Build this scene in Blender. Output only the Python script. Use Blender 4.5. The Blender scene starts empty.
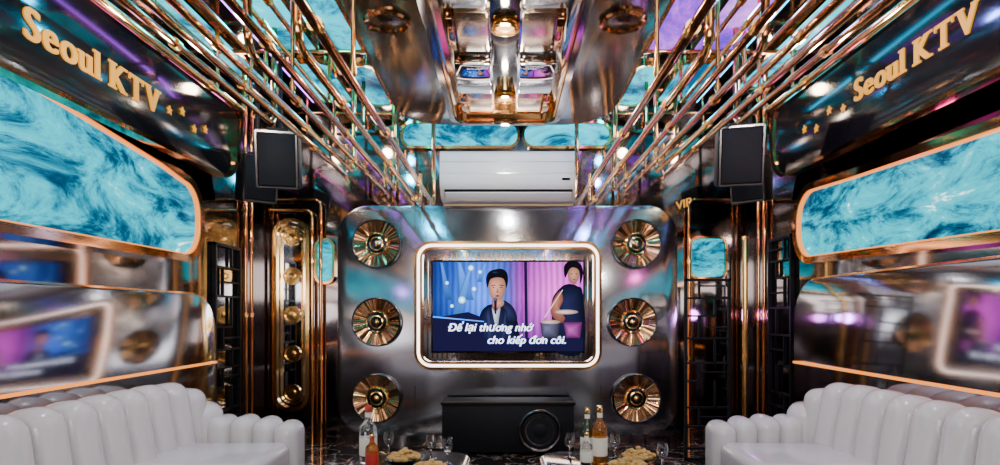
import bpy, math, random, bmesh
from mathutils import Vector, Matrix
random.seed(3)
CX,HY,F,EYE=505.0,315.0,600.0,1.2
SC=bpy.context.scene
COL=SC.collection
def P(px,py,Y): return Vector(((px-CX)/F*Y, Y, EYE+(HY-py)/F*Y))

# ---------------------------------------------------------------- materials
MATS={}
def newmat(name):
    m=bpy.data.materials.new(name); m.use_nodes=True
    nt=m.node_tree; b=nt.nodes['Principled BSDF']; MATS[name]=m
    return m,nt,b
def metal(name,c,r,var=0.04,scale=(1,1,1),ns=4.0):
    m,nt,b=newmat(name)
    b.inputs['Base Color'].default_value=(*c,1); b.inputs['Metallic'].default_value=1
    g=nt.nodes.new('ShaderNodeNewGeometry'); mp=nt.nodes.new('ShaderNodeMapping'); mp.inputs['Scale'].default_value=scale
    n=nt.nodes.new('ShaderNodeTexNoise'); n.inputs['Scale'].default_value=ns
    nt.links.new(g.outputs['Position'],mp.inputs['Vector']); nt.links.new(mp.outputs[0],n.inputs['Vector'])
    mr=nt.nodes.new('ShaderNodeMapRange'); mr.inputs['To Min'].default_value=max(0.01,r-var); mr.inputs['To Max'].default_value=r+var
    nt.links.new(n.outputs['Fac'],mr.inputs['Value']); nt.links.new(mr.outputs[0],b.inputs['Roughness'])
    return m
def plain(name,c,r=0.5,em=None,es=0,trans=0,ior=1.45,coat=0,spec=0.5,nz=0.0):
    m,nt,b=newmat(name)
    b.inputs['Base Color'].default_value=(*c,1); b.inputs['Roughness'].default_value=r
    b.inputs['Transmission Weight'].default_value=trans; b.inputs['IOR'].default_value=ior
    b.inputs['Coat Weight'].default_value=coat; b.inputs['Specular IOR Level'].default_value=spec
    if em: b.inputs['Emission Color'].default_value=(*em,1); b.inputs['Emission Strength'].default_value=es
    if nz:
        n=nt.nodes.new('ShaderNodeTexNoise'); n.inputs['Scale'].default_value=30
        mx=nt.nodes.new('ShaderNodeMix'); mx.data_type='RGBA'
        mx.inputs['A'].default_value=(*c,1); mx.inputs['B'].default_value=(*[k*(1-nz) for k in c],1)
        nt.links.new(n.outputs['Fac'],mx.inputs['Factor']); nt.links.new(mx.outputs['Result'],b.inputs['Base Color'])
    return m
def glow(name,c,s):
    m,nt,b=newmat(name); b.inputs['Base Color'].default_value=(0,0,0,1); b.inputs['Roughness'].default_value=0.3
    b.inputs['Emission Color'].default_value=(*c,1); b.inputs['Emission Strength'].default_value=s
    return m
def ramp(nt,stops):
    r=nt.nodes.new('ShaderNodeValToRGB'); e=r.color_ramp.elements
    e[0].position=stops[0][0]; e[0].color=(*stops[0][1],1)
    e[1].position=stops[-1][0]; e[1].color=(*stops[-1][1],1)
    for p,c in stops[1:-1]:
        k=e.new(p); k.color=(*c,1)
    return r
def water(name,strength,scale=2.2,rot=0.5,dist=.8,stops=None,sc=(1,.8,1.9)):
    m,nt,b=newmat(name); L=nt.links.new
    g=nt.nodes.new('ShaderNodeNewGeometry'); mp=nt.nodes.new('ShaderNodeMapping')
    mp.inputs['Scale'].default_value=sc; mp.inputs['Rotation'].default_value=(rot,0,0)
    L(g.outputs['Position'],mp.inputs['Vector'])
    n1=nt.nodes.new('ShaderNodeTexNoise'); n1.inputs['Scale'].default_value=scale; n1.inputs['Detail'].default_value=15; n1.inputs['Roughness'].default_value=0.73; n1.inputs['Distortion'].default_value=dist
    L(mp.outputs[0],n1.inputs['Vector'])
    r=ramp(nt,stops or [(0.33,(0.0,0.015,0.05)),(0.42,(0.0,0.08,0.16)),(0.475,(0.0,0.28,0.42)),(0.53,(0.0,0.54,0.70)),(0.60,(0.0,.70,0.85)),(0.635,(.25,.95,1)),(0.67,(2.2,2.5,2.6))])
    L(n1.outputs['Fac'],r.inputs[0]); L(r.outputs[0],b.inputs['Emission Color'])
    b.inputs['Emission Strength'].default_value=strength; b.inputs['Base Color'].default_value=(0,0,0,1); b.inputs['Roughness'].default_value=0.5; b.inputs['Specular IOR Level'].default_value=.03
    return m
BRONZE=metal('polished_bronze',(0.58,0.26,0.10),0.09,.03)
COPPER=metal('copper_gold',(0.92,0.46,0.15),0.11,.03)
GOLD=metal('gold_metal',(0.95,0.58,0.18),0.15)
CONEM=metal('cone_bronze',(0.46,0.235,0.105),0.16,.02)
SILVER=metal('brushed_silver',(0.42,0.42,0.44),0.15,0.01)
SILVER2=metal('satin_steel',(0.40,0.385,0.40),0.09,0.01)
CHROME=metal('satin_chrome',(0.66,0.66,0.68),0.08,0.02)
BEIGE=metal('champagne_metal',(0.85,0.62,0.43),0.20,0.03)
MIRROR=metal('bright_mirror',(0.72,0.72,0.74),0.05,0.03)
DARKM=metal('dark_bronze_mirror',(0.26,0.22,0.21),0.07,0.03)
CEILM=metal('ceiling_mirror',(0.48,0.47,0.50),0.06,0.02)
GUN=metal('gunmetal',(0.14,0.12,0.11),0.22)
BLACK=plain('black_satin',(0.006,0.006,0.008),0.5,nz=.3,spec=.2)
BLACKG=plain('black_gloss',(0.004,0.004,0.005),0.12,coat=.1,spec=.4)
GRILLE=plain('speaker_mesh',(0.010,0.011,0.014),0.6,nz=.6,spec=.2)
WHITE=plain('ac_plastic',(0.9,0.9,0.9),0.3,nz=.03)
LEATHER=plain('white_leather',(0.66,0.62,0.61),0.2,coat=.35,nz=.06)
GLASS=plain('clear_glass',(0.95,0.97,0.98),0.02,trans=1)
AMBER=plain('amber_spirit',(0.65,0.25,0.04),0.05,trans=.8)
WINE=plain('dark_bottle_glass',(0.02,0.03,0.01),0.05,coat=.5)
LABELM=plain('paper_label',(0.85,0.8,0.68),0.5,nz=.1)
REDM=plain('red_label',(0.5,0.03,0.02),0.4,nz=.1)
NUT=plain('roasted_nuts',(0.7,0.42,0.12),0.4,nz=.5)
WATERL=water('ocean_picture_foam',1.6,2.3,0.6)
WATERR=water('ocean_picture_calm',1.5,3.4,-0.4,.5)
WATERS=water('ocean_picture_strip',2.3,1.5,0.0)
WATERP=water('violet_picture_strip',2.2,1.5,0.0,.8,[(0.3,(.02,.0,.12)),(.45,(.08,.02,.5)),(.55,(.35,.05,.8)),(.7,(.8,.3,1))])
WARM=glow('warm_led',(1,0.55,0.22),4)
CYANGLOW=glow('cyan_glow',(0,0.55,1),12)
VIOLETGLOW=glow('violet_glow',(.45,0.10,1),12)
WHITELED=glow('white_led',(1,0.80,0.72),6)
AMBERLED=glow('amber_led',(1,0.28,0.03),2)
LETTER=glow('gold_letter',(1,0.42,0.015),.85)
LETTER.node_tree.nodes['Principled BSDF'].inputs['Base Color'].default_value=(.35,.15,.01,1)
LETTER.node_tree.nodes['Principled BSDF'].inputs['Roughness'].default_value=.6
PANELGLOW=glow('reflected_panel_glow',(1,0.95,0.92),5)
m,nt,b=newmat('dark_marble'); MARBLE=m
g=nt.nodes.new('ShaderNodeNewGeometry'); n=nt.nodes.new('ShaderNodeTexNoise'); n.inputs['Scale'].default_value=2.2; n.inputs['Detail'].default_value=8; n.inputs['Distortion'].default_value=2
nt.links.new(g.outputs['Position'],n.inputs['Vector'])
r=ramp(nt,[(0.3,(0.008,0.006,0.006)),(0.485,(0.02,0.013,0.011)),(0.5,(0.45,0.36,0.32)),(0.515,(0.02,0.013,0.011)),(0.7,(0.01,0.008,0.008))])
nt.links.new(n.outputs['Fac'],r.inputs[0]); nt.links.new(r.outputs[0],b.inputs['Base Color']); b.inputs['Roughness'].default_value=0.08; b.inputs['Coat Weight'].default_value=.3

# ---------------------------------------------------------------- mesh helpers
def mk(name,verts,faces,mat,smooth=True,ang=35,recalc=True):
    me=bpy.data.meshes.new(name); me.from_pydata([tuple(v) for v in verts],[],faces)
    if recalc:
        bm=bmesh.new(); bm.from_mesh(me); bmesh.ops.recalc_face_normals(bm,faces=bm.faces); bm.to_mesh(me); bm.free()
    me.materials.append(mat)
    if smooth:
        for p in me.polygons: p.use_smooth=True
        me.set_sharp_from_angle(angle=math.radians(ang))
    o=bpy.data.objects.new(name,me); COL.objects.link(o); return o
class G:
    def __init__(s): s.v=[]; s.f=[]
    def add(s,vf):
        k=len(s.v); s.v+=list(vf[0]); s.f+=[tuple(i+k for i in f) for f in vf[1]]; return s
    def obj(s,name,mat,**k): return mk(name,s.v,s.f,mat,**k)
def boxvf(c,size,bev=0,seg=2,rot=None):
    bm=bmesh.new(); bmesh.ops.create_cube(bm,size=1)
    for v in bm.verts: v.co=Vector((v.co.x*size[0],v.co.y*size[1],v.co.z*size[2]))
    if bev: bmesh.ops.bevel(bm,geom=list(bm.edges),offset=bev,segments=seg,affect='EDGES',profile=.5)
    M=Matrix.Translation(Vector(c))@(rot.to_4x4() if rot else Matrix())
    vs=[M@v.co for v in bm.verts]; bm.verts.index_update()
    fs=[tuple(v.index for v in f.verts) for f in bm.faces]; bm.free(); return vs,fs
def box(name,c,size,mat,bev=0,seg=2,rot=None): 
    v,f=boxvf(c,size,bev,seg,rot); return mk(name,v,f,mat)
def rr(cx,cy,w,h,r,n=8):
    out=[]
    for (sx,sy,a0) in ((1,1,0),(-1,1,90),(-1,-1,180),(1,-1,270)):
        for i in range(n+1):
            a=math.radians(a0+90*i/n); out.append((cx+sx*(w/2-r)+r*math.cos(a),cy+sy*(h/2-r)+r*math.sin(a)))
    return out
def offset(pl,d):
    n=len(pl); out=[]
    ar=sum(pl[i][0]*pl[(i+1)%n][1]-pl[(i+1)%n][0]*pl[i][1] for i in range(n))
    sg=1 if ar>0 else -1
    for i in range(n):
        a,b_,c=Vector(pl[i-1]),Vector(pl[i]),Vector(pl[(i+1)%n])
        e1=(b_-a); e2=(c-b_)
        if e1.length<1e-7: e1=e2
        if e2.length<1e-7: e2=e1
        e1.normalize(); e2.normalize()
        n1=Vector((-e1.y,e1.x)); n2=Vector((-e2.y,e2.x)); nn=(n1+n2)
        nn.normalize(); k=max(.5,nn.dot(n1)); q=b_+nn*(sg*d/k); out.append((q.x,q.y))
    return out
def basis(kind,pos):
    if kind=='back': return lambda u,v,w: Vector((u,pos-w,v))
    if kind=='left': return lambda u,v,w: Vector((-pos+w,u,v))
    if kind=='right': return lambda u,v,w: Vector((pos-w,u,v))
    if kind=='down': return lambda u,v,w: Vector((u,v,pos-w))
    if kind=='up': return lambda u,v,w: Vector((u,v,pos+w))
def prismvf(pl,B,w0,w1,bev=0):
    n=len(pl)
    if bev:
        ins=offset(pl,bev); rings=[(pl,w0),(pl,w1-bev),(offset(pl,bev*.3),w1-bev*.3),(ins,w1)]
    else: rings=[(pl,w0),(pl,w1)]
    v=[]; f=[]
    for q,w in rings: v+=[B(a,b_,w) for a,b_ in q]
    for k in range(len(rings)-1):
        for i in range(n): j=(i+1)%n; f.append((k*n+i,k*n+j,(k+1)*n+j,(k+1)*n+i))
    f.append(tuple(range(n))[::-1]); k=(len(rings)-1)*n; f.append(tuple(range(k,k+n)))
    return v,f
def prism(name,pl,B,w0,w1,mat,bev=0):
    v,f=prismvf(pl,B,w0,w1,bev); return mk(name,v,f,mat)
def ringvf(pl,inn,B,w0,w1):
    n=len(pl); v=[B(*p,w0) for p in pl]+[B(*p,w1) for p in pl]+[B(*p,w1) for p in inn]+[B(*p,w0) for p in inn]
    f=[]
    for k in range(4):
        for i in range(n):
            j=(i+1)%n; a=k*n; c=((k+1)%4)*n; f.append((a+i,a+j,c+j,c+i))
    return v,f
def ring(name,pl,d,B,w0,w1,mat):
    v,f=ringvf(pl,offset(pl,d),B,w0,w1); return mk(name,v,f,mat)
def fillet(pts,r,n=5):
    pts=[Vector(p) for p in pts]; out=[pts[0]]
    for i in range(1,len(pts)-1):
        a,b_,c=pts[i-1],pts[i],pts[i+1]
        d1=(a-b_); d2=(c-b_); rr_=min(r,d1.length*.45,d2.length*.45)
        p=b_+d1.normalized()*rr_; q=b_+d2.normalized()*rr_
        for k in range(n+1):
            t=k/n; out.append(p*(1-t)**2+b_*2*t*(1-t)+q*t*t)
    out.append(pts[-1]); return out
def tubevf(pts,r,seg=10,closed=False):
    pts=[Vector(p) for p in pts]; n=len(pts); v=[]; f=[]
    def tan(i):
        if closed: return (pts[(i+1)%n]-pts[i-1]).normalized()
        if i==0: return (pts[1]-pts[0]).normalized()
        if i==n-1: return (pts[-1]-pts[-2]).normalized()
        return (pts[i+1]-pts[i-1]).normalized()
    t=tan(0); up=Vector((0,0,1)) if abs(t.z)<.9 else Vector((1,0,0))
    nrm=t.cross(up).normalized()
    for i in range(n):
        t=tan(i); nrm=(nrm-t*nrm.dot(t)).normalized(); bn=t.cross(nrm)
        for k in range(seg):
            a=2*math.pi*k/seg; v.append(pts[i]+(nrm*math.cos(a)+bn*math.sin(a))*r)
    for i in range(n if closed else n-1):
        j=(i+1)%n
        for k in range(seg): l=(k+1)%seg; f.append((i*seg+k,i*seg+l,j*seg+l,j*seg+k))
    if not closed: f.append(tuple(range(seg))[::-1]); f.append(tuple(range((n-1)*seg,n*seg)))
    return v,f
def tube(name,pts,r,mat,seg=10,closed=False):
    v,f=tubevf(pts,r,seg,closed); return mk(name,v,f,mat,ang=50)
def lathevf(prof,M,seg=32):
    v=[];f=[]; n=len(prof)
    for (r_,z) in prof:
        for k in range(seg):
            a=2*math.pi*k/seg; v.append(M@Vector((max(r_,1e-4)*math.cos(a),max(r_,1e-4)*math.sin(a),z)))
    for i in range(n-1):
        for k in range(seg): l=(k+1)%seg; f.append((i*seg+k,i*seg+l,(i+1)*seg+l,(i+1)*seg+k))
    f.append(tuple(range(seg))[::-1]); f.append(tuple(range((n-1)*seg,n*seg)))
    return v,f
def lathe(name,prof,M,mat,seg=32):
    v,f=lathevf(prof,M,seg); return mk(name,v,f,mat,ang=40)
T=Matrix.Translation
TOCAM=Matrix.Rotation(math.radians(90),4,'X')
DOWN=Matrix.Rotation(math.radians(180),4,'X')
def tag(o,label,cat,group=None):
    o['label']=label; o['category']=cat
    if group: o['group']=group
    return o
def thing(name,label,cat,loc,parts,group=None):
    e=bpy.data.objects.new(name,None); e.empty_display_size=.1; e.location=loc; COL.objects.link(e)
    for p in parts: attach(p,e,loc)
    return tag(e,label,cat,group)
def attach(p,par,loc=None):
    p.parent=par; p.matrix_parent_inverse=T(Vector(loc if loc is not None else (0,0,0))).inverted()
    return p
def sub(parentmesh,*kids):
    for k in kids: k.parent=parentmesh
    return parentmesh
def copything(e,newloc,label=None,rotz=None):
    c=e.copy(); COL.objects.link(c); c.location=newloc
    if rotz is not None: c.rotation_euler=(0,0,rotz)
    if label: c['label']=label
    def rec(src,dst):
        for ch in src.children:
            k=ch.copy(); COL.objects.link(k); k.parent=dst; k.matrix_parent_inverse=ch.matrix_parent_inverse.copy(); rec(ch,k)
    rec(e,c); return c
def struct(o): o['kind']='structure'; return o

# ---------------------------------------------------------------- room shell
XW=2.32; YB=5.66; YF=-1.6; ZC=3.1
struct(box('floor',(0,(YB+YF)/2,-.05),(2*XW+.2,YB-YF+.2,.1),MARBLE))
struct(box('ceiling',(0,(YB+YF)/2,ZC+.05),(2*XW+.2,YB-YF+.2,.1),CEILM))
struct(box('wall_left',(-XW-.05,(YB+YF)/2,ZC/2),(.1,YB-YF,ZC),DARKM))
struct(box('wall_right',(XW+.05,(YB+YF)/2,ZC/2),(.1,YB-YF,ZC),DARKM))
struct(box('wall_back',(0,YB+.05,ZC/2),(2*XW+.2,.1,ZC),DARKM))
struct(box('wall_front',(0,YF-.05,ZC/2),(2*XW+.2,.1,ZC),SILVER2))

# ---------------------------------------------------------------- feature panel on the back wall
BP=basis('back',YB)
def k2(px,py,Y): q=P(px,py,Y); return q.x,q.z
YP=5.50
x0,z1=k2(337,205,YP); x1,z0=k2(678,436,YP)
z0=max(z0,.04)
pl=rr((x0+x1)/2,(z0+z1)/2,x1-x0,z1-z0,.28,10)
body=prism('panel_body',pl,BP,.05,.16,SILVER,.02)
led=ring('edge_light',offset(pl,.03),.02,BP,.004,.05,WARM)
seams=[]
for px in (415,601):
    a,_=k2(px,300,YP)
    seams.append(box('seam',(a,YB-.161,z0+.24),(.006,.004,.44),GUN))
    seams.append(box('seam',(a,YB-.161,z1-.12),(.006,.004,.22),GUN))
thing('feature_panel','large rounded satin silver metal panel behind the television','wall panel',((x0+x1)/2,YB,z0),[body,led]+seams)

BN=basis('back',YB-.16)
a0,b1=k2(416,243,5.45); a1,b0=k2(600,368,5.45)
npl=rr((a0+a1)/2,(b0+b1)/2,a1-a0,b1-b0,.14,8)
nf=ring('gold_outer_trim',offset(npl,-.02),.03,BN,.001,.03,COPPER)
nl=ring('light_strip',offset(npl,.008),.022,BN,.001,.045,WHITELED)
ni=ring('gold_inner_trim',offset(npl,.034),.022,BN,.001,.05,COPPER)
nm=prism('mirror_back',offset(npl,.04),BN,.001,.006,MIRROR)
g_=G()
nb=34; ipl=offset(npl,.07)
ux0=min(p[0] for p in ipl); ux1=max(p[0] for p in ipl); vz0=min(p[1] for p in ipl); vz1=max(p[1] for p in ipl)
for i in range(nb):
    x=ux0+.03+(ux1-ux0-.06)*i/(nb-1)
    g_.add(boxvf((x,YB-.16-.012,(vz0+vz1)/2),(.012,.010,vz1-vz0-.03)))
bars=g_.obj('vertical_bars',BRONZE)
thing('niche_frame','rounded recess frame with glowing white outline and copper trim','frame',((a0+a1)/2,YB-.16,b0),[nf,nl,ni,nm,bars])

# ---------------------------------------------------------------- television
YT=5.40
def tvp(px,py,d=0): q=P(px,py,YT); return Vector((q.x,YT-d,q.z))
ta,tb=tvp(431,260),tvp(585,353)
bez=box('bezel',((ta.x+tb.x)/2,YT+.025,(ta.z+tb.z)/2),(tb.x-ta.x,.05,ta.z-tb.z),BLACKG,.006)
m,nt,b=newmat('concert_picture'); SCREEN=m
L=nt.links.new
geo=nt.nodes.new('ShaderNodeNewGeometry'); sx=nt.nodes.new('ShaderNodeSeparateXYZ'); L(geo.outputs['Position'],sx.inputs[0])
def mrange(inp,a,b_): 
    q=nt.nodes.new('ShaderNodeMapRange'); q.inputs['From Min'].default_value=a; q.inputs['From Max'].default_value=b_; L(inp,q.inputs['Value']); return q.outputs[0]
ux=mrange(sx.outputs['X'],ta.x,tb.x); uz=mrange(sx.outputs['Z'],tb.z,ta.z)
base=ramp(nt,[(0,(.004,.012,.10)),(.15,(.008,.05,.30)),(.33,(.03,.14,.70)),(.50,(.04,.05,.30)),(.58,(.20,.02,.26)),(.8,(.60,.06,.52)),(1,(.42,.04,.42))])
L(ux,base.inputs[0])
wv=nt.nodes.new('ShaderNodeTexWave'); wv.inputs['Scale'].default_value=6; wv.inputs['Distortion'].default_value=2.2; wv.inputs['Detail'].default_value=4; L(geo.outputs['Position'],wv.inputs['Vector'])
wr=ramp(nt,[(0,(.45,.45,.45)),(1,(1.4,1.4,1.4))]); L(wv.outputs['Fac'],wr.inputs[0])
mu=nt.nodes.new('ShaderNodeMix'); mu.data_type='RGBA'; mu.blend_type='MULTIPLY'; mu.inputs['Factor'].default_value=.55
L(base.outputs[0],mu.inputs['A']); L(wr.outputs[0],mu.inputs['B'])
vr=ramp(nt,[(0,(.15,.16,.35)),(.25,(.45,.45,.6)),(.6,(1,1,1)),(1,(.6,.6,.7))]); L(uz,vr.inputs[0])
mu2=nt.nodes.new('ShaderNodeMix'); mu2.data_type='RGBA'; mu2.blend_type='MULTIPLY'; mu2.inputs['Factor'].default_value=1
L(mu.outputs['Result'],mu2.inputs['A']); L(vr.outputs[0],mu2.inputs['B'])
L(mu2.outputs['Result'],b.inputs['Emission Color']); b.inputs['Emission Strength'].default_value=3.6
b.inputs['Base Color'].default_value=(0,0,0,1); b.inputs['Roughness'].default_value=.5; b.inputs['Specular IOR Level'].default_value=.1
sa,sb=tvp(433,262),tvp(583,351)
scr=box('screen',((sa.x+sb.x)/2,YT-.001,(sa.z+sb.z)/2),(sb.x-sa.x,.003,sa.z-sb.z),SCREEN)
def smooth2(pts,n=5):
    out=[]; N=len(pts)
    for i in range(N):
        p0,p1,p2,p3=[Vector(pts[(i+k-1)%N]) for k in range(4)]
        for k in range(n):
            t=k/n; q=.5*((2*p1)+(-p0+p2)*t+(2*p0-5*p1+4*p2-p3)*t*t+(-p0+3*p1-3*p2+p3)*t**3); out.append((q.x,q.y))
    return out
def flatm(name,polys,d):
    """flat picture pieces; pieces flagged with a light point get a soft painted gradient like the filmed figures"""
    me=bpy.data.meshes.new(name); v=[];f=[];mi=[];ms=[];sh=[]
    for k,it in enumerate(polys):
        pts,mt=it[0],it[1]
        if mt not in ms: ms.append(mt)
        s=len(v); v+=[tuple(tvp(x,y,d+.0006*k)) for x,y in pts]; n=len(pts)
        if len(it)>2:
            cx_,cy_,hi,lo=it[2]; v.append(tuple(tvp(cx_,cy_,d+.0006*k)))
            sh+=[lo]*n+[hi]
            for i in range(n): f.append((s+i,s+(i+1)%n,s+n)); mi.append(ms.index(mt))
        else:
            sh+=[1.0]*n; f.append(tuple(range(s,s+n))); mi.append(ms.index(mt))
    me.from_pydata(v,[],f)
    for q in ms: me.materials.append(q)
    for p,i in zip(me.polygons,mi): p.material_index=i
    ca=me.color_attributes.new('shade','FLOAT_COLOR','POINT')
    for i,q in enumerate(sh): ca.data[i].color=(q,q,q,1)
    o=bpy.data.objects.new(name,me); COL.objects.link(o); return o
def pg(name,c,s):
    m=glow(name,c,s); nt=m.node_tree; bb=nt.nodes['Principled BSDF']; bb.inputs['Roughness'].default_value=.6; bb.inputs['Specular IOR Level'].default_value=.05
    at=nt.nodes.new('ShaderNodeAttribute'); at.attribute_name='shade'
    mx=nt.nodes.new('ShaderNodeMix'); mx.data_type='RGBA'; mx.blend_type='MULTIPLY'; mx.inputs['Factor'].default_value=1
    mx.inputs['A'].default_value=(*c,1); nt.links.new(at.outputs['Color'],mx.inputs['B']); nt.links.new(mx.outputs['Result'],bb.inputs['Emission Color'])
    return m
S_SUIT=pg('pic_suit',(.012,.015,.06),1.0); S_SUIT2=pg('pic_suit_light',(.04,.05,.17),1.0); S_SKIN=pg('pic_skin',(.75,.32,.22),1.5); S_SKIN2=pg('pic_skin_shadow',(.32,.11,.08),1.2)
S_HAIR=pg('pic_hair',(.004,.004,.008),1); S_WHITE=glow('pic_white',(.9,.95,1),3.5); S_BEAM=pg('pic_beam',(.05,.25,.95),2.4); S_BEAM2=pg('pic_beam_bright',(.35,.75,1),4.4)
S_PINK=pg('pic_pink',(.35,.06,.32),1.5); S_DARK=pg('pic_dark',(.01,.008,.05),1.2); S_BLUE=glow('pic_blue_edge',(.003,.012,.35),1.3); S_BRASS=pg('pic_brass',(.75,.5,.45),2.0); S_GREY=pg('pic_grey',(.12,.12,.22),1.3)
S_SHIRT=pg('pic_shirt',(.7,.75,.9),1.3)
def circ(cx,cy,rx,ry=None,n=16): 
    ry=ry or rx; return [(cx+rx*math.cos(2*math.pi*i/n),cy+ry*math.sin(2*math.pi*i/n)) for i in range(n)]
def gc(cx,cy,r,m_,hi=1.3,lo=.12): return (circ(cx,cy,r),m_,(cx,cy,hi,lo))
stage=flatm('stage_lights',[
 ([(457,262),(461,262),(474,300),(460,300)],S_BEAM,(460,264,1,.3)),([(470,262),(473,262),(462,318),(452,318)],S_BEAM,(471,266,1,.3)),([(484,262),(487,262),(482,282),(477,282)],S_BEAM,(485,265,1,.3)),([(440,262),(443,262),(452,300),(445,300)],S_BEAM,(442,265,.8,.2)),
 gc(462,300,4,S_BEAM2),gc(471,268,3.2,S_BEAM2),gc(474,289,2.6,S_BEAM2),gc(480,272,2.2,S_BEAM2),gc(447,283,2,S_BEAM2),gc(452,306,2,S_BEAM2),
 ([(433,318),(468,312),(484,318),(484,351),(433,351)],S_DARK),([(433,316),(484,321),(484,322),(433,317.5)],S_BEAM),
 ([(524,262),(527,262),(528,351),(525,351)],S_DARK),([(433,338),(583,338),(583,351),(433,351)],S_DARK)],.004)
singer=flatm('singer_picture',[
 (smooth2([(475,351),(476,335),(479,318),(484,308),(492,304),(502,304),(511,308),(517,320),(520,338),(521,351)]),S_SUIT,(488,322,2.2,.3)),
 ([(485,312),(489,307),(492,330),(493,351),(488,351)],S_SUIT2,(489,318,1.3,.3)),([(505,309),(509,310),(506,330),(504,351),(500,351),(502,330)],S_SUIT2,(505,318,1.1,.3)),
 ([(492,301),(500,301),(500,308),(496,312),(492,308)],S_SKIN2,(494,304,1.3,.7)),
 ([(492,307),(496,313),(500,307),(500.5,309),(497.5,328),(495.5,328),(492,310)],S_SHIRT,(494,314,1.4,.4)),
 (smooth2([(488.5,286),(490,279),(497,276),(504,279),(505.5,287),(504,295),(500.5,301),(497,303),(493.5,301),(490,295)]),S_SKIN,(494.5,287,1.35,.42)),
 (smooth2([(487.5,288),(486,279),(489,272),(495,269.5),(502,269),(507,273),(508,281),(506.3,288),(505.3,283),(503,278.5),(497,277.5),(491,279),(489,283)]),S_HAIR),
 (circ(495,272.5,3.5,1.0),S_SUIT2,(495,272.5,1,.1)),
 ([(491.4,285.2),(495.6,284.8),(495.6,285.6),(491.4,286)],S_HAIR),([(499.4,284.8),(503.6,285.2),(503.6,286),(499.4,285.6)],S_HAIR),
 (circ(493.7,287.6,1.2,.5,8),S_HAIR),(circ(501.2,287.6,1.2,.5,8),S_HAIR),([(497.2,288),(498.8,292.8),(496.4,292.8)],S_SKIN2,(497.4,291,1.6,1)),
 (circ(497.4,296.0,2.0,.7,10),S_HAIR),
 (smooth2([(506,322),(517,320),(513,307),(503,300),(500,304),(506,311)]),S_SUIT2,(508,312,.9,.2)),
 (smooth2([(494,300),(502,299),(504,304),(499,308),(493,306)]),S_SKIN,(498,303,1.1,.5)),
 ([(494,300),(497,300),(496.4,314),(494.6,314)],S_DARK),(circ(495.4,299.4,2.0,1.8,10),S_GREY,(495,299,1.6,.2))],.007)
drummer=flatm('drummer_picture',[
 (smooth2([(554,351),(552,322),(552,300),(560,288),(568,284),(577,286),(583,295),(583,351)]),S_SUIT,(566,302,2.0,.25)),
 (smooth2([(552,302),(560,291),(563,300),(559,311),(565,318),(560,323),(551,314)]),S_SKIN2,(556,303,2.2,.7)),
 (smooth2([(568,269),(573,265),(579,268),(579,277),(575,284),(569,281)]),S_SKIN,(573,275,1.0,.35)),
 (smooth2([(565,278),(564,266),(571,260.8),(580,263.5),(583,273),(580,284),(579,271),(573,267.5),(569,270)]),S_HAIR),
 (circ(571.6,274,1,.5,8),S_HAIR),(circ(576.3,274,1,.5,8),S_HAIR),(circ(574,279.6,1.3,.4,8),S_HAIR),
 ([(540,322),(560,322),(558,338),(542,338)],S_GREY,(546,328,1.5,.2)),(circ(550,322,10,2.2),S_BRASS,(548,322,1,.3)),([(563,322),(582,322),(580,338),(566,338)],S_PINK,(570,330,1.5,.2)),
 (circ(566,312,12,2.4),S_BRASS,(563,312,1.2,.3)),
 ([(562,290),(563,290),(545,318),(544,317)],S_BRASS)],.007)
def textmesh(body,size,ext=.0,shear=0,align='CENTER'):
    c=bpy.data.curves.new('t','FONT'); c.body=body; c.size=size; c.extrude=ext; c.shear=shear; c.align_x=align
    t=bpy.data.objects.new('t',c); COL.objects.link(t); bpy.context.view_layer.update()
    me=bpy.data.meshes.new_from_object(t.evaluated_get(bpy.context.evaluated_depsgraph_get()))
    bpy.data.objects.remove(t)
    r_=([v.co.copy() for v in me.vertices],[tuple(p.vertices) for p in me.polygons]); bpy.data.meshes.remove(me); return r_
def textobj(name,body,M,size,mat,ext=.002,shear=0,align='CENTER',shifts=((0,0),),vf=None):
    v,f=vf or textmesh(body,size,ext,shear,align); g_=G()
    for i,(dx,dy) in enumerate(shifts): g_.add(([M@(q+Vector((dx,dy,i*1e-5))) for q in v],f))
    return mk(name,g_.v,g_.f,mat,smooth=False,recalc=False)
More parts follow.
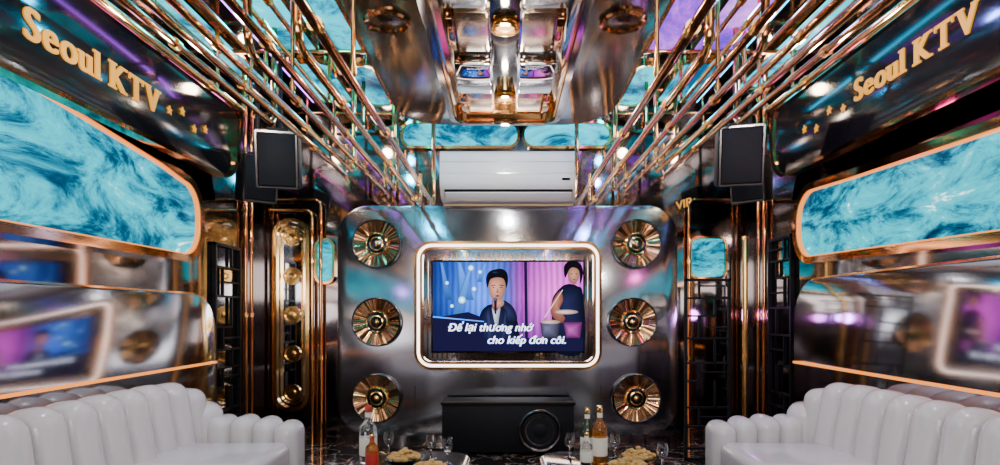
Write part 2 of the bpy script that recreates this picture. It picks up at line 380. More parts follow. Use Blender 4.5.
def viet(body,size,shear=.25):
    """base letters from the font; horns, hooks and accents that the font fills badly are drawn as strokes"""
    rep={'Đ':'D','ể':'ê','ế':'ê','ơ':'o','ớ':'o'}
    plainb=''.join(rep.get(ch,ch) for ch in body)
    v,f=textmesh(plainb,size,0,0,'LEFT'); g_=G(); g_.add((v,f))
    def stroke(a,b_,w):
        a,b_=Vector((*a,0)),Vector((*b_,0)); d=(b_-a).normalized(); n_=Vector((-d.y,d.x,0))*w/2
        g_.add(([a-n_,b_-n_,b_+n_,a+n_],[(0,1,2,3)]))
    xh=max(q.y for q in textmesh('o',size,0,0,'LEFT')[0])
    for i,ch in enumerate(body):
        if ch not in rep: continue
        pv=textmesh(plainb[:i+1],size,0,0,'LEFT')[0]; xr=max(q.x for q in pv)
        cv=textmesh(plainb[i],size,0,0,'LEFT')[0]; wd=max(q.x for q in cv)-min(q.x for q in cv); xl=xr-wd
        if ch=='Đ': stroke((xl-.09*size,.36*size),(xl+.22*size,.36*size),.07*size)
        if ch in 'ơớ': stroke((xr-.10*size,xh-.05*size),(xr+.03*size,xh+.02*size),.06*size); stroke((xr+.02*size,xh-.01*size),(xr+.04*size,xh+.12*size),.06*size)
        if ch=='ớ': stroke((xl+wd*.42,xh+.08*size),(xl+wd*.72,xh+.26*size),.065*size)
        if ch=='ế': stroke((xl+wd*.80,xh+.20*size),(xl+wd*1.15,xh+.36*size),.06*size)
        if ch=='ể': stroke((xl+wd*.82,xh+.36*size),(xl+wd*1.08,xh+.36*size),.05*size); stroke((xl+wd*1.06,xh+.38*size),(xl+wd*.98,xh+.20*size),.05*size)
    mx=max(q.x for q in g_.v)/2
    return [Vector((q.x-mx+shear*q.y,q.y,0)) for q in g_.v],g_.f
RB=Matrix.Rotation(math.radians(90),4,'X')
kids=[]
ring8=[(.0075*math.cos(k*math.pi/4),.0075*math.sin(k*math.pi/4)) for k in range(8)]
for body_,px,py,s in (("Để lại thương nhớ",490,331,.100),("cho kiếp đơn côi.",526,343.5,.100)):
    q=tvp(px,py); vf_=viet(body_,s)
    kids.append(textobj('subtitle_outline','',T(Vector((q.x,YT-.022,q.z)))@RB,s,S_BLUE,vf=vf_,shifts=ring8))
    kids.append(textobj('subtitle','',T(Vector((q.x,YT-.025,q.z)))@RB,s,S_WHITE,vf=vf_,shifts=((-.0018,0),(.0018,0))))
for k in (stage,singer,drummer,*kids): sub(scr,k)
thing('television','flat screen television showing a karaoke singer and drummer on stage','television',((ta.x+tb.x)/2,YT,tb.z),[bez,scr,box('wall_mount',((ta.x+tb.x)/2,YT+.066,(ta.z+tb.z)/2),(.4,.03,.3),BLACK)])

# ---------------------------------------------------------------- speaker cones
def cone_unit(cx,cz,r):
    M=T(Vector((cx,YB-.16,cz)))@TOCAM
    rim=lathe('rim',[(r*.97,0.001),(r*1.0,.004),(r*1.0,.035),(r*.96,.042),(r*.92,.036),(r*.90,.012),(r*.90,0.001)],M,GUN,48)
    rn=random.Random(8)
    v=[];f=[];seg=120; prof=[(.93,.034),(.68,.022),(.42,.008)]
    jit=[rn.uniform(0,.0045) for _ in range(seg)]
    for pr,pz in prof:
        for k in range(seg):
            a=2*math.pi*k/seg; dz=(jit[k]+.0022*(k%2))*(pr/.9)
            v.append(M@Vector((r*pr*math.cos(a),r*pr*math.sin(a),pz+dz)))
    for i in range(len(prof)-1):
        for k in range(seg): l=(k+1)%seg; f.append((i*seg+k,i*seg+l,(i+1)*seg+l,(i+1)*seg+k))
    pleat=mk('pleated_cone',v,f,CONEM,smooth=False)
    h1=lathe('hub_ring',[(r*.45,.001),(r*.45,.03),(r*.42,.034),(r*.39,.03),(r*.39,0.001)],M,GOLD,32)
    hub=lathe('hub',[(r*.39,0.001),(r*.39,.022),(r*.30,.024),(0.0,.026)],M,BLACKG,32)
    h2=lathe('inner_ring',[(r*.28,.02),(r*.28,.034),(r*.24,.036),(r*.22,.03),(r*.22,.02)],M,GOLD,28)
    h3=lathe('centre_cap',[(r*.11,.02),(r*.11,.034),(r*.06,.04),(0,.042)],M,GOLD,20)
    return [rim,pleat,h1,hub,h2,h3]
first=None
pos=[(377,244),(377,322),(377,398),(636,244),(632,322),(636,398)]
for px,py in pos:
    q=P(px,py,YP)
    loc=Vector((q.x,YB-.16,q.z))
    if first is None:
        first=thing('speaker_cone','round brushed bronze speaker cone with gold ringed black hub','speaker',loc,cone_unit(q.x,q.z,.225),'bronze speaker cones on the silver panel')
    else: copything(first,loc)

# ---------------------------------------------------------------- air conditioner
q0,q1=P(440,150,5.3),P(577,199,5.3); w=q1.x-q0.x; cx=(q0.x+q1.x)/2
prof=[(5.64,q0.z),(5.34,q0.z),(5.30,q0.z-.02),(5.28,q0.z-.10),(5.275,q1.z+.14),(5.30,q1.z+.10),(5.42,q1.z+.015),(5.64,q1.z)]
def acB(u,v,w_): return Vector((cx-w/2+w_,u,v))
acb=prism('body',prof,acB,0,w,WHITE)
vane=box('air_vane',(cx,5.355,q1.z+.035),(w*.93,.10,.012),WHITE,.004,2,Matrix.Rotation(math.radians(-34),3,'X'))
slot=box('outlet_slot',(cx,5.352,q1.z+.064),(w*.94,.09,.012),BLACK,0,2,Matrix.Rotation(math.radians(-34),3,'X'))
grl=[box('panel_line',(cx,5.278,q0.z-.11-.10*i),(w*.98,.004,.003),SILVER) for i in range(2)]
disp=box('display',(q1.x-.10,5.272,q1.z+.17),(.07,.008,.02),BLACKG)
thing('air_conditioner','white wall mounted split air conditioner above the silver panel','air conditioner',(cx,5.5,q1.z),[acb,vane,slot,disp]+grl)

# ---------------------------------------------------------------- suspended ceiling panel
BD=basis('down',2.78)
hw=.80; ya,yb=1.0,4.75
cpl=rr(0.0,(ya+yb)/2,2*hw,yb-ya,.38,10)
cb=prism('panel_body',cpl,BD,0,.08,SILVER,.015)
ct=ring('copper_edge',offset(cpl,-.015),.02,BD,.02,.05,COPPER)
cl=ring('edge_light',offset(cpl,.06),.03,BD,-.02,0,CYANGLOW)  # added cyan glow ring, tints the ceiling above the panel
rods=[]
for x in (-.6,.6):
    for y in (1.4,4.3): rods.append(tube('hanging_rod',[(x,y,2.77),(x,y,3.10)],.012,BRONZE,8))
thing('ceiling_panel','rounded satin silver panel suspended under the mirrored ceiling','ceiling panel',(0,(ya+yb)/2,2.7),[cb,ct,cl]+rods)
BD2=basis('down',2.70)
mpl=rr(0.0,3.0,.78,2.86,.14,6)
mb=prism('chrome_plate',mpl,BD2,0,.03,CHROME,.012)
mt_=ring('raised_rim',offset(mpl,-.004),.035,BD2,0,.10,CHROME)
mt2=ring('copper_line',offset(mpl,.036),.010,BD2,0,.085,COPPER)
blocks=[]
for i,(yy,ln) in enumerate(((1.95,.42),(2.48,.50),(3.05,.42),(3.56,.44),(4.05,.34))):
    for sx_ in (-1,1):
        wv_=.20 if i%2 else .16; hgt=.04+.035*(i%2)
        blocks.append(box('metal_block',(sx_*(.085+wv_/2),yy,2.67-hgt/2),(wv_,ln,hgt),(BEIGE,CHROME,BEIGE,MIRROR,BEIGE)[i],.004))
        if i%2==0:
            blocks.append(box('metal_rib',(sx_*.275,yy,2.64),(.04,ln*.9,.055),BRONZE,.004))
spine=box('dark_spine',(0,3.0,2.663),(.15,2.55,.014),BLACKG,.004)
thing('chrome_ceiling_fixture','long chrome ceiling fixture with champagne blocks and dark centre strip','ceiling fixture',(0,3.0,2.65),[mb,mt_,mt2,spine]+blocks)
e=None
for i,y in enumerate((2.2,2.98,3.95)):
    if e is None:
        M=T(Vector((0,y,2.656)))@DOWN
        a_=lathe('collar',[(.05,0),(.072,0),(.072,.014),(.060,.016),(.060,.026),(.072,.028),(.072,.042),(.055,.046),(.052,.030),(.048,.030)],M,GOLD,28)
        b2=lathe('lamp_lens',[(.046,.01),(.046,.032),(0,.034)],M,WARM,20)
        e=thing('downlight','low gold double ring downlight on the chrome fixture','lamp',(0,y,2.656),[a_,b2],'gold ring downlights')
    else: copything(e,Vector((0,y,2.656)))
e=None
for x,y in ((-.60,3.05),(.60,3.05)):
    if e is None:
        M=T(Vector((x,y,2.70)))@DOWN
        a_=lathe('rim',[(.115,0),(.12,.012),(.11,.022),(.095,.018),(.09,.006),(.06,.004),(.06,0)],M,BRONZE,32)
        b2=lathe('cone',[(.088,.0),(.088,.008),(.05,.004),(.03,.014),(0,.016)],M,GUN,28)
        e=thing('ceiling_speaker','round bronze ceiling speaker set in the silver panel','speaker',(x,y,2.7),[a_,b2],'round ceiling speakers')
    else: copything(e,Vector((x,y,2.7)))

# ---------------------------------------------------------------- pipes
def pipe(pts,r=.017,mat=BRONZE,fil=.07,clamps=(),label='polished bronze pipe hanging under the mirrored ceiling',group='bronze ceiling pipes'):
    o=tube('metal_pipe',fillet(pts,fil),r,mat)
    for c,ax in clamps:
        c=Vector(c); d=Vector(ax)*.018
        k=tube('clamp',[c-d,c+d],r*1.45,GOLD if mat is not GOLD else BRONZE,12); k.parent=o
    tag(o,label,'pipe',group); return o
rnd=random.Random(11)
X2=[.985,1.145,1.295,1.445,1.595,1.75,1.92]
for s in (-1,1):
    for i in range(8):
        x=s*(.62+.15*i); z=EYE+.95+.05*i
        yn=1.3+.28*((i*3)%5)+.15*rnd.random(); yf=[5.2,5.45,5.1,5.35,4.85,5.2,3.95,3.85][i]
        pipe([(x,yn,ZC),(x,yn,z),(x,yf,z),(x,yf,z+.28 if i%2 else ZC)],.018,COPPER if i%3==1 else BRONZE,.09,
             [((x,yn+.6+k*1.15,z),(0,1,0)) for k in range(3) if yn+.6+k*1.15<yf-.2])
    for i in range(7):
        x=s*X2[i]; z=EYE+1.48+.04*(i%3)
        yn=1.0+.2*(i%3); yf=min(5.3-.22*((i*2)%5),4.0 if i in (4,6) else 9)
        pipe([(x,yn,ZC),(x,yn,z),(x,yf,z),(x,yf,ZC)],.015,BRONZE if i%2 else COPPER,.07,[((x,2.6+.3*(i%4),z),(0,1,0))])
    for j,y in enumerate((2.0,3.0,4.1,5.35)):
        pipe([(s*.9,y,ZC),(s*.9,y,ZC-.10),(s*2.25,y,ZC-.10),(s*2.25,y,ZC-.35 )],.014,BRONZE,.06,[((s*1.5,y,ZC-.10),(1,0,0))],group='bronze cross pipes',label='polished bronze cross pipe running to the side wall')
    for j in (0,3,6):
        x=s*(.62+.15*j); z=EYE+.95+.05*j+.018; y=2.45+.19*j
        pipe([(x,y,z),(x,y,ZC)],.010,COPPER,.05,[((x,y,z+.03),(0,0,1))],group='thin copper droppers',label='thin copper dropper rod holding a bronze pipe')
    for xc,mt in ((.86,CYANGLOW if s<0 else VIOLETGLOW),(1.69,VIOLETGLOW if s<0 else CYANGLOW)):  # added glow strips: tint the ceiling and put coloured streaks on the pipes
        o=tube('light_strip',[(s*xc,1.2,ZC-.012),(s*xc,5.3,ZC-.012)],.011,mt,8)
        tag(o,('violet' if mt is VIOLETGLOW else 'blue')+' glow strip added for reflections along the mirrored ceiling','light strip','added ceiling glow strips')
BW=basis('back',YB)
for (xa,ya_,xb,yb_) in ((400,120,520,148),(522,120,612,148)):  # cyan reflection inside these frames is put in as a glowing fill
    p,q=P(xa,ya_,5.6),P(xb,yb_,5.6)
    z_t=min(p.z,3.06)
    o=rr((p.x+q.x)/2,(z_t+q.z)/2,q.x-p.x,z_t-q.z,(z_t-q.z)*.45,8)
    thing('oblong_glow','small oblong copper frame with cyan reflections put in as glow','light box',((p.x+q.x)/2,YB,q.z),
      [ring('frame',o,.025,BW,.002,.05,COPPER),prism('picture',offset(o,.02),BW,.002,.02,WATERS)],'small oblong glowing frames near the ceiling')
BC=basis('down',ZC)
for s in (-1,1):
    for (ya_,yb_,xc,w_,mt) in ((2.4,3.3,1.48,.34,WATERS),(3.45,4.3,1.48,.34,WATERS if s<0 else WATERP),(4.45,5.3,1.48,.34,WATERS),(3.2,5.0,2.0,.22,WATERS),(2.0,3.0,2.0,.22,WATERP),(3.5,4.3,1.10,.22,WATERP if s>0 else WATERS),(4.5,5.4,1.10,.22,WATERS)):
        o=rr(s*xc,(ya_+yb_)/2,w_,yb_-ya_,.08,5)
        thing('ceiling_light_box',('ocean' if mt is WATERS else 'violet')+' picture light box in copper frame on the ceiling','light box',(s*xc,(ya_+yb_)/2,ZC),
          [ring('frame',o,.022,BC,.002,.03,COPPER),prism('picture',offset(o,.018),BC,.002,.012,mt)],'ceiling picture light boxes')

# ---------------------------------------------------------------- side walls
XS=2.10
def serif_text(name,M,size,mat):
    x=0; G_=G()
    for ch in "Seoul KTV":
        if ch==' ': x+=.30*size; continue
        vv,ff=textmesh(ch,size,.004,0,'LEFT')
        xs=[v.x for v in vv]; ys=[v.y for v in vv]
        ax,bx,ay,by=min(xs),max(xs),min(ys),max(ys)
        bold=.085*size; h=.055*size; W=bx-ax+bold; sw=.16*size
        for i_,q_ in enumerate((0,.25,.5,.75,1)):
            G_.add(([Vector((v.x-ax+x+bold*q_,v.y,v.z+i_*2e-5)) for v in vv],ff))
        def slab(xc,y,wd): G_.add(boxvf((xc,y,0),(wd,h,.0082)))
        if ch in 'K': 
            for yy in (ay+h/2,by-h/2): slab(x+sw*.6,yy,sw*2.0); slab(x+W-sw*.6,yy,sw*1.6)
        if ch=='T':
            slab(x+W/2,ay+h/2,sw*2.1)
            for xx in (x+h/2,x+W-h/2): G_.add(boxvf((xx,by-.08*size,0),(h,.16*size,.0082)))
        if ch=='V':
            slab(x+sw*.5,by-h/2,sw*2.0); slab(x+W-sw*.5,by-h/2,sw*1.8)
        if ch=='l':
            slab(x+W/2,ay+h/2,sw*2.0); slab(x+W/2-sw*.4,by-h/2,sw*1.2)
        if ch=='u':
            slab(x+sw*.2,by-h/2,sw*1.2); slab(x+W-sw*.9,by-h/2,sw*1.2); slab(x+W+sw*.1,ay+h/2+.01*size,sw*1.1)
        x+=W+.045*size+(.06*size if ch in 'lKuT' else 0)
    o=mk(name,[M@v for v in G_.v],G_.f,mat,smooth=False,recalc=False); return o,x
def star_pts(cx,cy,r): return [(cx+(r if k%2==0 else r*.4)*math.sin(math.pi*k/5),cy+(r if k%2==0 else r*.4)*math.cos(math.pi*k/5)) for k in range(10)]
for s,side in ((-1,'left'),(1,'right')):
    B=basis(side,XS); BWL=basis(side,XW)
    zb,zt=EYE+1.04,EYE+1.60
    pl=[(1.4,zt),(1.4,zb)]
    for k in range(9):
        a=math.radians(-90+90*k/8); pl.append((4.45+.28*math.cos(a),zb+.28+.28*math.sin(a)))
    pl+=[(4.73,zt-.05),(4.68,zt)]
    board=prism('board',pl,B,-.05,0,BLACKG,.008)
    trimr=ring('bronze_edge',offset(pl,-.012),.025,B,-.06,.012,BRONZE)
    brk=[box('bracket',(s*(XS+.135),y,2.5),(.15,.05,.05),BLACK) for y in (1.8,3.0,4.2)]
    size=.205 if s<0 else .188
    if s<0:
        M=T(Vector((-XS+.004,2.61,2.415)))@Matrix(((0,0,1,0),(1,0,0,0),(0,1,0,0),(0,0,0,1)))
    else:
        M=T(Vector((XS-.004,3.60,2.475)))@Matrix(((0,0,-1,0),(-1,0,0,0),(0,1,0,0),(0,0,0,1)))
    txt,wd=serif_text('lettering',M,size,LETTER)
    stars=[]
    for k in range(4):
        if s<0: y=2.61+wd+.10+.15*k
        else: y=3.60+.12+.16*k
        z=2.50+(.035 if k%2 else -.02)-.012*k
        stars.append(prism('star',star_pts(y,z,.03),B,0,.008,LETTER))
    thing('hanging_sign','long glossy black sign with gold lettering Seoul KTV and stars','sign',(s*XS,3.0,zb),[board,trimr,txt]+brk+stars,'karaoke room name signs')
    if s<0: zt0,zt1,zb0,zb1=1.12,.93,.40,.41
    else: zt0,zt1,zb0,zb1=.86,.93,.36,.41
    def zt_(y): return EYE+zt0+(zt1-zt0)*(y-2.7)/1.9
    def zb_(y): return EYE+zb0+(zb1-zb0)*(y-2.7)/1.9
    ye=4.40 if s<0 else 4.60; R=.22
    o=[(1.3,zb_(1.3))]
    for k in range(9):
        a=math.radians(-90+90*k/8); o.append((ye-R+R*math.cos(a),zb_(ye)+R+R*math.sin(a)))
    for k in range(9):
        a=math.radians(90*k/8); o.append((ye-R+R*math.cos(a),zt_(ye)-R+R*math.sin(a)))
    for y in (3.9,3.4,2.8,2.2,1.3): o.append((y,zt_(y)))
    fr=ring('frame',offset(o,-.035),.05,BWL,.002,.10,BRONZE)
    fr2=ring('gold_inner_line',offset(o,.012),.012,BWL,.002,.09,AMBERLED)
    pic=prism('ocean_picture',offset(o,.0),BWL,.002,.06,WATERL if s<0 else WATERR)
    thing('ocean_light_box','long backlit ocean wave picture with rounded end and copper frame','light box',(s*XW,3,zb_(3)),[fr,fr2,pic],'ocean picture light boxes')
    zt2=EYE+(.15 if s<0 else .26); ye=4.62; R=.30
    o=[(.6,.06),(ye,.06)]
    for k in range(10):
        a=math.radians(90*k/9); o.append((ye-R+R*math.cos(a),zt2-R+R*math.sin(a)))
    o.append((.6,zt2))
    pb=prism('panel_body',o,BWL,.02,.10,SILVER2,.012)
    pe=ring('edge_trim',offset(o,-.012),.018,BWL,.002,.07,COPPER)
    thing('wainscot_panel','satin steel wall panel with rounded corner behind the sofa','wall panel',(s*XW,2.6,.06),[pb,pe,box('glowing_strip',(s*(XW-.107),2.6,.84),(.014,4.0,.016),AMBERLED)],'steel panels behind the sofas')

# ---------------------------------------------------------------- back corners
def pill(px0,py0,px1,py1,Y,w0,label):
    p,q=P(px0,py0,Y),P(px1,py1,Y); B=basis('back',YB)
    wd=q.x-p.x; o=rr((p.x+q.x)/2,(p.z+q.z)/2,wd,p.z-q.z,wd*.48,10)
    parts=[ring('outer_frame',o,.035,B,.002,.06,GOLD),ring('inner_frame',offset(o,.06),.016,B,.002,.05,GOLD),prism('dark_mirror',offset(o,.02),B,.002,.012,MIRROR)]
    n=5
    for k in range(n):
        z=p.z-wd*.5-(p.z-q.z-wd)*k/(n-1)
        M=T(Vector(((p.x+q.x)/2,YB-.012,z)))@TOCAM
        parts.append(lathe('ring',[(wd*.24,0),(wd*.24,.02),(wd*.19,.02),(wd*.19,.003),(wd*.09,.003),(wd*.09,.02),(0,.022)],M,GOLD,28))
    return thing('oblong_wall_ornament',label,'wall ornament',((p.x+q.x)/2,YB,q.z),parts)
pill(272,218,309,412,5.6,0,'tall gold oblong frame with mirrored rings on the dark wall')
def seabox(px0,py0,px1,py1,rad=.08):
    p,q=P(px0,py0,5.6),P(px1,py1,5.6); B=basis('back',YB)
    o=rr((p.x+q.x)/2,(p.z+q.z)/2,q.x-p.x,p.z-q.z,rad,6)
    thing('small_light_box','small ocean picture light box with copper frame on the dark wall','light box',((p.x+q.x)/2,YB,q.z),
      [ring('frame',o,.022,B,.002,.05,COPPER),prism('picture',offset(o,.018),B,.002,.02,WATERL)],'small ocean light boxes')
seabox(314,238,334,284); seabox(690,236,728,279)
def lattice(kind,pos,u0,u1,z0,z1,label,seed):
    B=basis(kind,pos); g_=G(); t=.022
    def bar(a,c,b_,d): g_.add(prismvf([(a,c),(b_,c),(b_,d),(a,d)],B,.006,.03))
    fr=G()
    def fbar(a,c,b_,d): fr.add(prismvf([(a,c),(b_,c),(b_,d),(a,d)],B,.004,.036))
    fbar(u0,z0,u0+t,z1); fbar(u1-t,z0,u1,z1); fbar(u0,z1-t,u1,z1); fbar(u0,z0,u1,z0+t)
    rn=random.Random(seed); z=z0+.1; k=0
    while z<z1-.1:
        h=.14+.12*rn.random(); xm=u0+(u1-u0)*(.32 if k%2 else .66)
        bar(xm-.008,z-.01,xm+.008,min(z+h,z1)); bar(u0,z-.008,u1 if k%3 else xm,z+.008)
        if k%2: bar(xm,z+h*.5-.006,u1,z+h*.5+.006)
        z+=h; k+=1
    q=B((u0+u1)/2,z0,0)
    return thing('lattice_screen',label,'screen',q,[fr.obj('frame',BLACK),g_.obj('lattice_bars',BLACK)],'black metal lattice screens')
lattice('left',XW,4.74,5.20,0.0,1.78,'black metal lattice screen with staggered rectangles against mirrored wall',4)
lattice('back',4.97,1.48,1.86,0.0,1.50,'black metal lattice screen with staggered rectangles standing on the floor',7)
lattice('right',XW,4.80,5.22,0.0,1.85,'black metal lattice screen with staggered rectangles against mirrored wall',5)
q=P(745,240,4.97); o=tube('floor_post',[(q.x,4.97,0),(q.x,4.97,q.z)],.022,GOLD,14)
k1=lathe('cap',[(.022,0),(.032,.01),(.03,.03),(0,.045)],T(Vector((q.x,4.97,q.z))),COPPER,16); k1.parent=o
k2_=lathe('foot',[(.05,0),(.05,.01),(.03,.025),(.024,.03)],T(Vector((q.x,4.97,0))),COPPER,16); k2_.parent=o
tag(o,'gold standing post beside the black lattice screen','post')
for s in (-1,1):
    for i,x in enumerate((1.72,1.80)):
        if s>0 and i==1: continue
        pipe([(s*x,5.60,.0),(s*x,5.60,2.28-.1*i),(s*2.2,5.6,2.28-.1*i)],.016,COPPER if i else BRONZE,.08,[((s*x,5.6,.8),(0,0,1)),((s*x,5.6,1.7),(0,0,1))],label='upright bronze pipe against the back wall',group='upright corner pipes')
    for i,y in enumerate((5.30,5.42)):
        pipe([(s*(XW-.03),y,.0),(s*(XW-.03),y,1.5),(s*(XW-.03),y,ZC)],.016,BRONZE,.08,[((s*(XW-.03),y,1.2),(0,0,1))],label='upright bronze pipe against the side wall',group='upright corner pipes')

# ---------------------------------------------------------------- PA speakers
def pa(cx,cy,cz,w,h,d,yaw,pitch,label):
    R=Matrix.Rotation(yaw,3,'Z')@Matrix.Rotation(pitch,3,'X')
    C=Vector((cx,cy,cz))
    cab=box('cabinet',C,(w,d,h),BLACK,.015,3,R)
    gr=box('grille',C+R@Vector((0,-d/2-.006,0)),(w*.88,.016,h*.9),GRILLE,.012,3,R)
    fr=G()
    for dx,dz,sx_,sz in ((0,.47,.92,.02),(0,-.47,.92,.02),(.455,0,.02,.94),(-.455,0,.02,.94)):
        fr.add(boxvf(C+R@Vector((dx*w,-d/2-.010,dz*h)),(sx_*w if sx_>.1 else .012,.016,sz*h if sz>.1 else .012),0,2,R))
    top=C+Vector((0,.02,h/2-.03))
    br=G(); br.add(tubevf([top,(cx,cy+.02,ZC)],.016,10)); br.add(boxvf((cx,cy+.02,ZC-.01),(.12,.12,.02)))
    br.add(boxvf(C+R@Vector((0,0,h/2+.01)),(w*.5,.08,.02),0,2,R))
    return thing('loudspeaker',label,'speaker',(cx,cy,cz),[cab,gr,fr.obj('grille_border',GUN),br.obj('bracket',BLACK)],'black hanging loudspeakers')
q=P(279,160,4.3); pa(q.x,4.3,q.z,.29,.40,.26,math.radians(14),math.radians(14),'black loudspeaker tilted down on a ceiling bracket')
q=P(739,156,4.3); pa(q.x,4.3,q.z,.31,.42,.26,math.radians(-14),math.radians(14),'black loudspeaker tilted down on a ceiling bracket')
pa(-2.05,4.95,2.32,.28,.38,.22,math.radians(38),math.radians(10),'black loudspeaker turned to the room near the wall')
pa(2.05,5.0,2.33,.28,.38,.22,math.radians(-38),math.radians(10),'black loudspeaker turned to the room near the wall')
o=textobj('vip_sign','VIP',T(P(676,210,5.35))@Matrix.Rotation(math.radians(-25),4,'Z')@RB@Matrix.Rotation(math.radians(14),4,'Z'),.10,LETTER,.004,.2,'LEFT',((0,0),(.004,0)))
tag(o,'small slanted amber lettering VIP near the corner','sign')

# ---------------------------------------------------------------- sofas
def puff(c,size,bev,rot=None): return boxvf(c,size,bev,5,rot)
def sofa(s):
    back=G(); n=12; wdt=.205; y0=3.62-wdt*(n-1)
    for k in range(n):
        y=y0+wdt*k
        R=Matrix.Rotation(s*math.radians(9),3,'Y')
        back.add(puff((s*2.02,y,.20+.30),(.26,wdt+.004,.60-(.02 if k==n-1 else 0)),.098,R))
    for k in range(2):
        a=math.radians(25+35*k)
        R=Matrix.Rotation(s*a,3,'Z')
        c=(s*(1.80+.22*math.cos(a)),3.68+.20*math.sin(a),.42-.03*k)
        back.add(puff(c,(.24,.18,.64-.14*k),.08,R))
    bk=back.obj('backrest',LEATHER,ang=60)
    arm=G(); m_=4
    for k in range(m_):
        x=1.80-.145*k; h=.50-(.0,.0,.01,.03)[k]
        arm.add(puff((s*x,3.84-(.0,.0,.01,.04)[k],.06+h/2),(.152,.24,h),.07))
    ar=arm.obj('armrest',LEATHER,ang=60)
    seat=G()
    for k in range(4):
        seat.add(boxvf((s*1.64,1.50+.62*k,.335),(.68,.61,.19),.06,5))
    st=seat.obj('seat',LEATHER,ang=60)
    base_=box('base',(s*1.68,2.5,.13),(.64,2.6,.18),LEATHER,.03,3)
    plinth=box('plinth',(s*1.72,2.55,.02),(.6,2.5,.04),GOLD)
    return thing('sofa','white leather sofa with vertical channel tufting and curved end','sofa',(s*1.7,2.4,0),[bk,ar,st,base_,plinth],'white leather sofas')
sofa(-1); sofa(1)

# ---------------------------------------------------------------- cabinet with woofer
q0,q1=P(442,402,5.15),P(574,453,5.15); cxx=(q0.x+q1.x)/2; w_=q1.x-q0.x; h_=q0.z
cab=box('body',(cxx,5.29,h_/2),(w_,.30,h_-.04),BLACK,.008)
top=box('top_board',(cxx,5.28,h_-.01),(w_+.02,.33,.025),BLACK,.004)
feet=[box('foot',(cxx+sx_*w_*.44,5.29+sy*.1,.011),(.05,.05,.022),BLACK) for sx_ in (-1,1) for sy in (-1,1)]
q=P(540,433,5.12); M=T(Vector((q.x,5.14,max(q.z,.21))))@TOCAM
wf=lathe('woofer_ring',[(.18,0),(.185,.02),(.172,.03),(.16,.026),(.15,.01),(.15,0)],M,GUN,40)
wc=lathe('woofer_cone',[(.15,.02),(.135,.024),(.12,.012),(.08,.004),(.06,.02),(.03,.03),(0,.032)],M,GRILLE,40)
wr_=lathe('woofer_surround',[(.125,.015),(.125,.022),(.115,.022),(.115,.012)],M,GUN,40)
thing('media_cabinet','low black media cabinet with round woofer below the television','cabinet',(cxx,5.29,0),[cab,top,wf,wc,wr_]+feet)

# ---------------------------------------------------------------- tables & drinks
ZT=.45
def table(s,xc):
    B=basis('up',ZT-.035); o=rr(xc,2.78,.62,1.04,.14,8)
    tp=prism('table_top',o,B,0,.035,MARBLE,.006)
    rm=ring('gold_rim',offset(o,-.006),.010,B,.002,.024,GOLD)
    ped=prism('pedestal',rr(xc,2.78,.34,.66,.1,8),basis('up',.03),0,.385,BLACKG)
    ft=prism('foot',rr(xc,2.78,.42,.74,.12,8),basis('up',0),0,.03,GOLD)
    return thing('coffee_table','low dark marble coffee table with rounded corners and gold rim','table',(xc,2.78,0),[tp,rm,ped,ft],'marble coffee tables')
table(-1,-.50); table(1,.50)
def bottle(x,y,h,r,glassm,lab,label,capm=GOLD):
    M=T(Vector((x,y,ZT)))
    bd=lathe('bottle_body',[(r*.9,0),(r,.008),(r,h*.56),(r*.93,h*.63),(r*.5,h*.72),(r*.36,h*.78),(r*.33,h*.92),(r*.36,h*.94)],M,glassm,28)
    cp=lathe('cap',[(r*.38,h*.90),(r*.40,h*.91),(r*.40,h*.99),(r*.36,h)],M,capm,20)
    lb=lathe('paper_label',[(r*1.01,h*.14),(r*1.015,h*.145),(r*1.015,h*.45),(r*1.01,h*.455)],M,lab,28)
    nk=lathe('neck_label',[(r*.37,h*.80),(r*.375,h*.81),(r*.375,h*.87),(r*.37,h*.88)],M,lab,20)
    return thing('bottle',label,'bottle',(x,y,ZT),[bd,cp,lb,nk])
bottle(-.695,3.05,.29,.044,GLASS,LABELM,'tall clear spirit bottle with pale label and red cap on table',REDM)
bottle(-.650,2.93,.17,.032,AMBER,REDM,'short amber spirit bottle with red label on table')
bottle(.425,3.10,.27,.036,WINE,LABELM,'dark wine bottle with pale label on table')
bottle(.480,3.04,.29,.038,AMBER,LABELM,'tall amber whisky bottle with gold cap on table')
bottle(.405,2.98,.17,.032,GLASS,LABELM,'short clear bottle with pale label on table')
def wglass(x,y,m_=GLASS):
    M=T(Vector((x,y,ZT)))
    a_=lathe('bowl',[(.005,.055),(.018,.06),(.026,.075),(.029,.10),(.024,.13),(.0225,.13),(.027,.10),(.024,.076),(.016,.063),(0,.06)],M,m_,24)
    b_=lathe('stem',[(.030,0),(.030,.002),(.008,.006),(.004,.02),(.004,.05),(.007,.057)],M,m_,20)
    return thing('wine_glass','clear stemmed wine glass standing on the coffee table','glass',(x,y,ZT),[a_,b_],'wine glasses on the tables')
w1=wglass(-.385,3.12)
for x,y in ((-.29,3.02),(-.62,3.20),(.34,3.15),(.575,3.14),(.76,2.90)): copything(w1,Vector((x,y,ZT)))
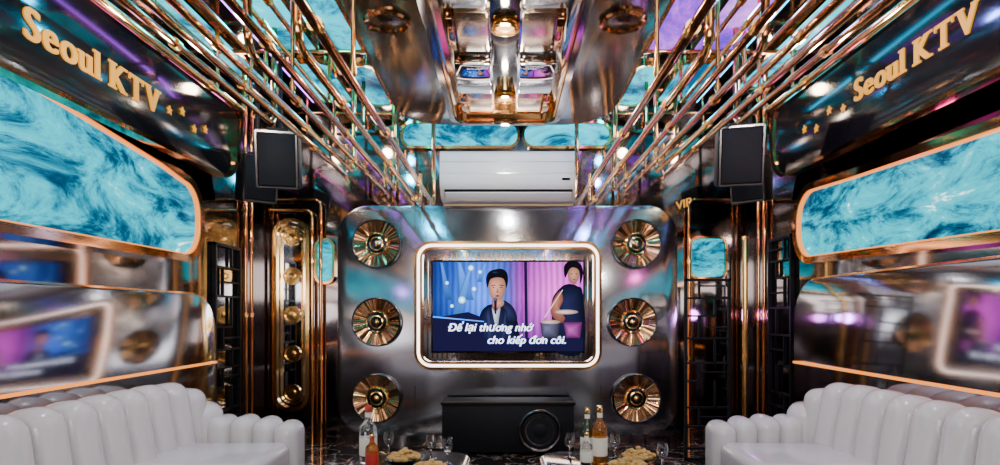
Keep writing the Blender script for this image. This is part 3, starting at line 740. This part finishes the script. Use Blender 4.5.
def plate(x,y,seed,label):
    M=T(Vector((x,y,ZT)))
    d=lathe('plate',[(.05,0),(.06,.004),(.10,.014),(.105,.02),(.10,.02),(.06,.009),(0,.007)],M,BLACKG,32)
    rn=random.Random(seed); g_=G()
    for k in range(60):
        a=rn.random()*6.28; r_=.080*math.sqrt(rn.random()); z=.018+.045*(1-r_/.085)*rn.random()
        bm=bmesh.new(); bmesh.ops.create_icosphere(bm,subdivisions=1,radius=.012+.006*rn.random())
        Mx=T(Vector((x+r_*math.cos(a),y+r_*math.sin(a),ZT+z+.004)))@Matrix.Rotation(rn.random()*3,4,'X')@Matrix.Diagonal((1.2,.8,.7,1))
        vs=[Mx@v.co for v in bm.verts]; bm.verts.index_update(); fs=[tuple(v.index for v in f.verts) for f in bm.faces]; bm.free(); g_.add((vs,fs))
    sn=g_.obj('snack_mix',NUT); sn['kind']='stuff'; tag(sn,'heap of golden roasted snacks on a plate','snacks')
    tag(d,label,'plate')
plate(-.52,3.08,1,'round black plate of snacks on table'); plate(.60,2.92,2,'round black plate of snacks on table')
plate(-.36,2.86,3,'round black plate of snacks on table'); plate(.69,3.12,5,'round black plate of snacks on table')

# ---------------------------------------------------------------- lights
def area(name,loc,rot,sx_,sy_,e,c):
    l=bpy.data.lights.new(name,'AREA'); l.shape='RECTANGLE'; l.size=sx_; l.size_y=sy_; l.energy=e; l.color=c
    o=bpy.data.objects.new(name,l); o.location=loc; o.rotation_euler=rot; COL.objects.link(o); return o
def point(name,loc,e,c,r=.05):
    l=bpy.data.lights.new(name,'POINT'); l.energy=e; l.color=c; l.shadow_soft_size=r
    o=bpy.data.objects.new(name,l); o.location=loc; COL.objects.link(o); return o
BCL=basis('down',ZC)
for x in (-1.3,1.3):  # glow panels added behind the view so the metals reflect something bright
    for y in (-.9,.2):
        o=rr(x,y,.8,.6,.05,4)
        thing('glow_panel','flat rectangular glow panel added out of view for reflections','lamp',(x,y,ZC),[prism('glow_face',o,BCL,.002,.03,PANELGLOW),ring('frame',offset(o,-.02),.02,BCL,.002,.035,COPPER)],'added ceiling glow panels')
area('fill_light',(0,-1.3,1.9),(math.radians(82),0,0),2.6,.8,68,(.97,.98,1))  # added fill lamp behind the camera
for y in (2.2,2.98,3.95): point('downlight_bulb',(0,y,2.54),9,(1,.86,.7),.03)
point('ac_fill',(0,4.5,2.6),16,(1,.98,.96),.04)  # added lamp, brightens the air conditioner
for s in (-1,1):
    point('wall_spot',(s*1.95,4.5,2.95),10,(1,.75,.5))
    point('wall_spot',(s*1.2,5.2,2.85),8,(1,.8,.6))
    point('sofa_fill',(s*1.5,2.9,2.25),38,(1,.96,.92),.03)  # added lamp above each sofa, deepens contrast between the channels
    point('blue_fill',(s*1.05,4.7,2.9),10,(.0,.5,1))  # added blue lamp, tints the silver back panel
point('pink_spot',(2.0,3.6,2.05),4,(1,.1,.6)); point('pink_spot',(1.95,5.1,1.2),5,(.6,.2,1))
point('purple_spot',(-1.95,3.2,1.95),3,(.5,.2,1)); point('blue_fill',(-1.2,3.6,2.95),28,(.0,.6,1)); point('blue_fill',(1.2,3.4,2.95),28,(.2,.3,1))  # the blue lamps are added to colour the pipework
W=bpy.data.worlds.new('World'); SC.world=W; W.use_nodes=True
W.node_tree.nodes['Background'].inputs[0].default_value=(.02,.02,.025,1)

# ---------------------------------------------------------------- camera
cam=bpy.data.cameras.new('Camera'); co=bpy.data.objects.new('Camera',cam); COL.objects.link(co)
co.location=(0,0,EYE); co.rotation_euler=(math.radians(90),0,0); cam.sensor_width=36; cam.lens=F/1000*36
cam.shift_x=-(CX-500)/1000; cam.shift_y=(HY-232.5)/1000; cam.clip_start=.05
SC.camera=co
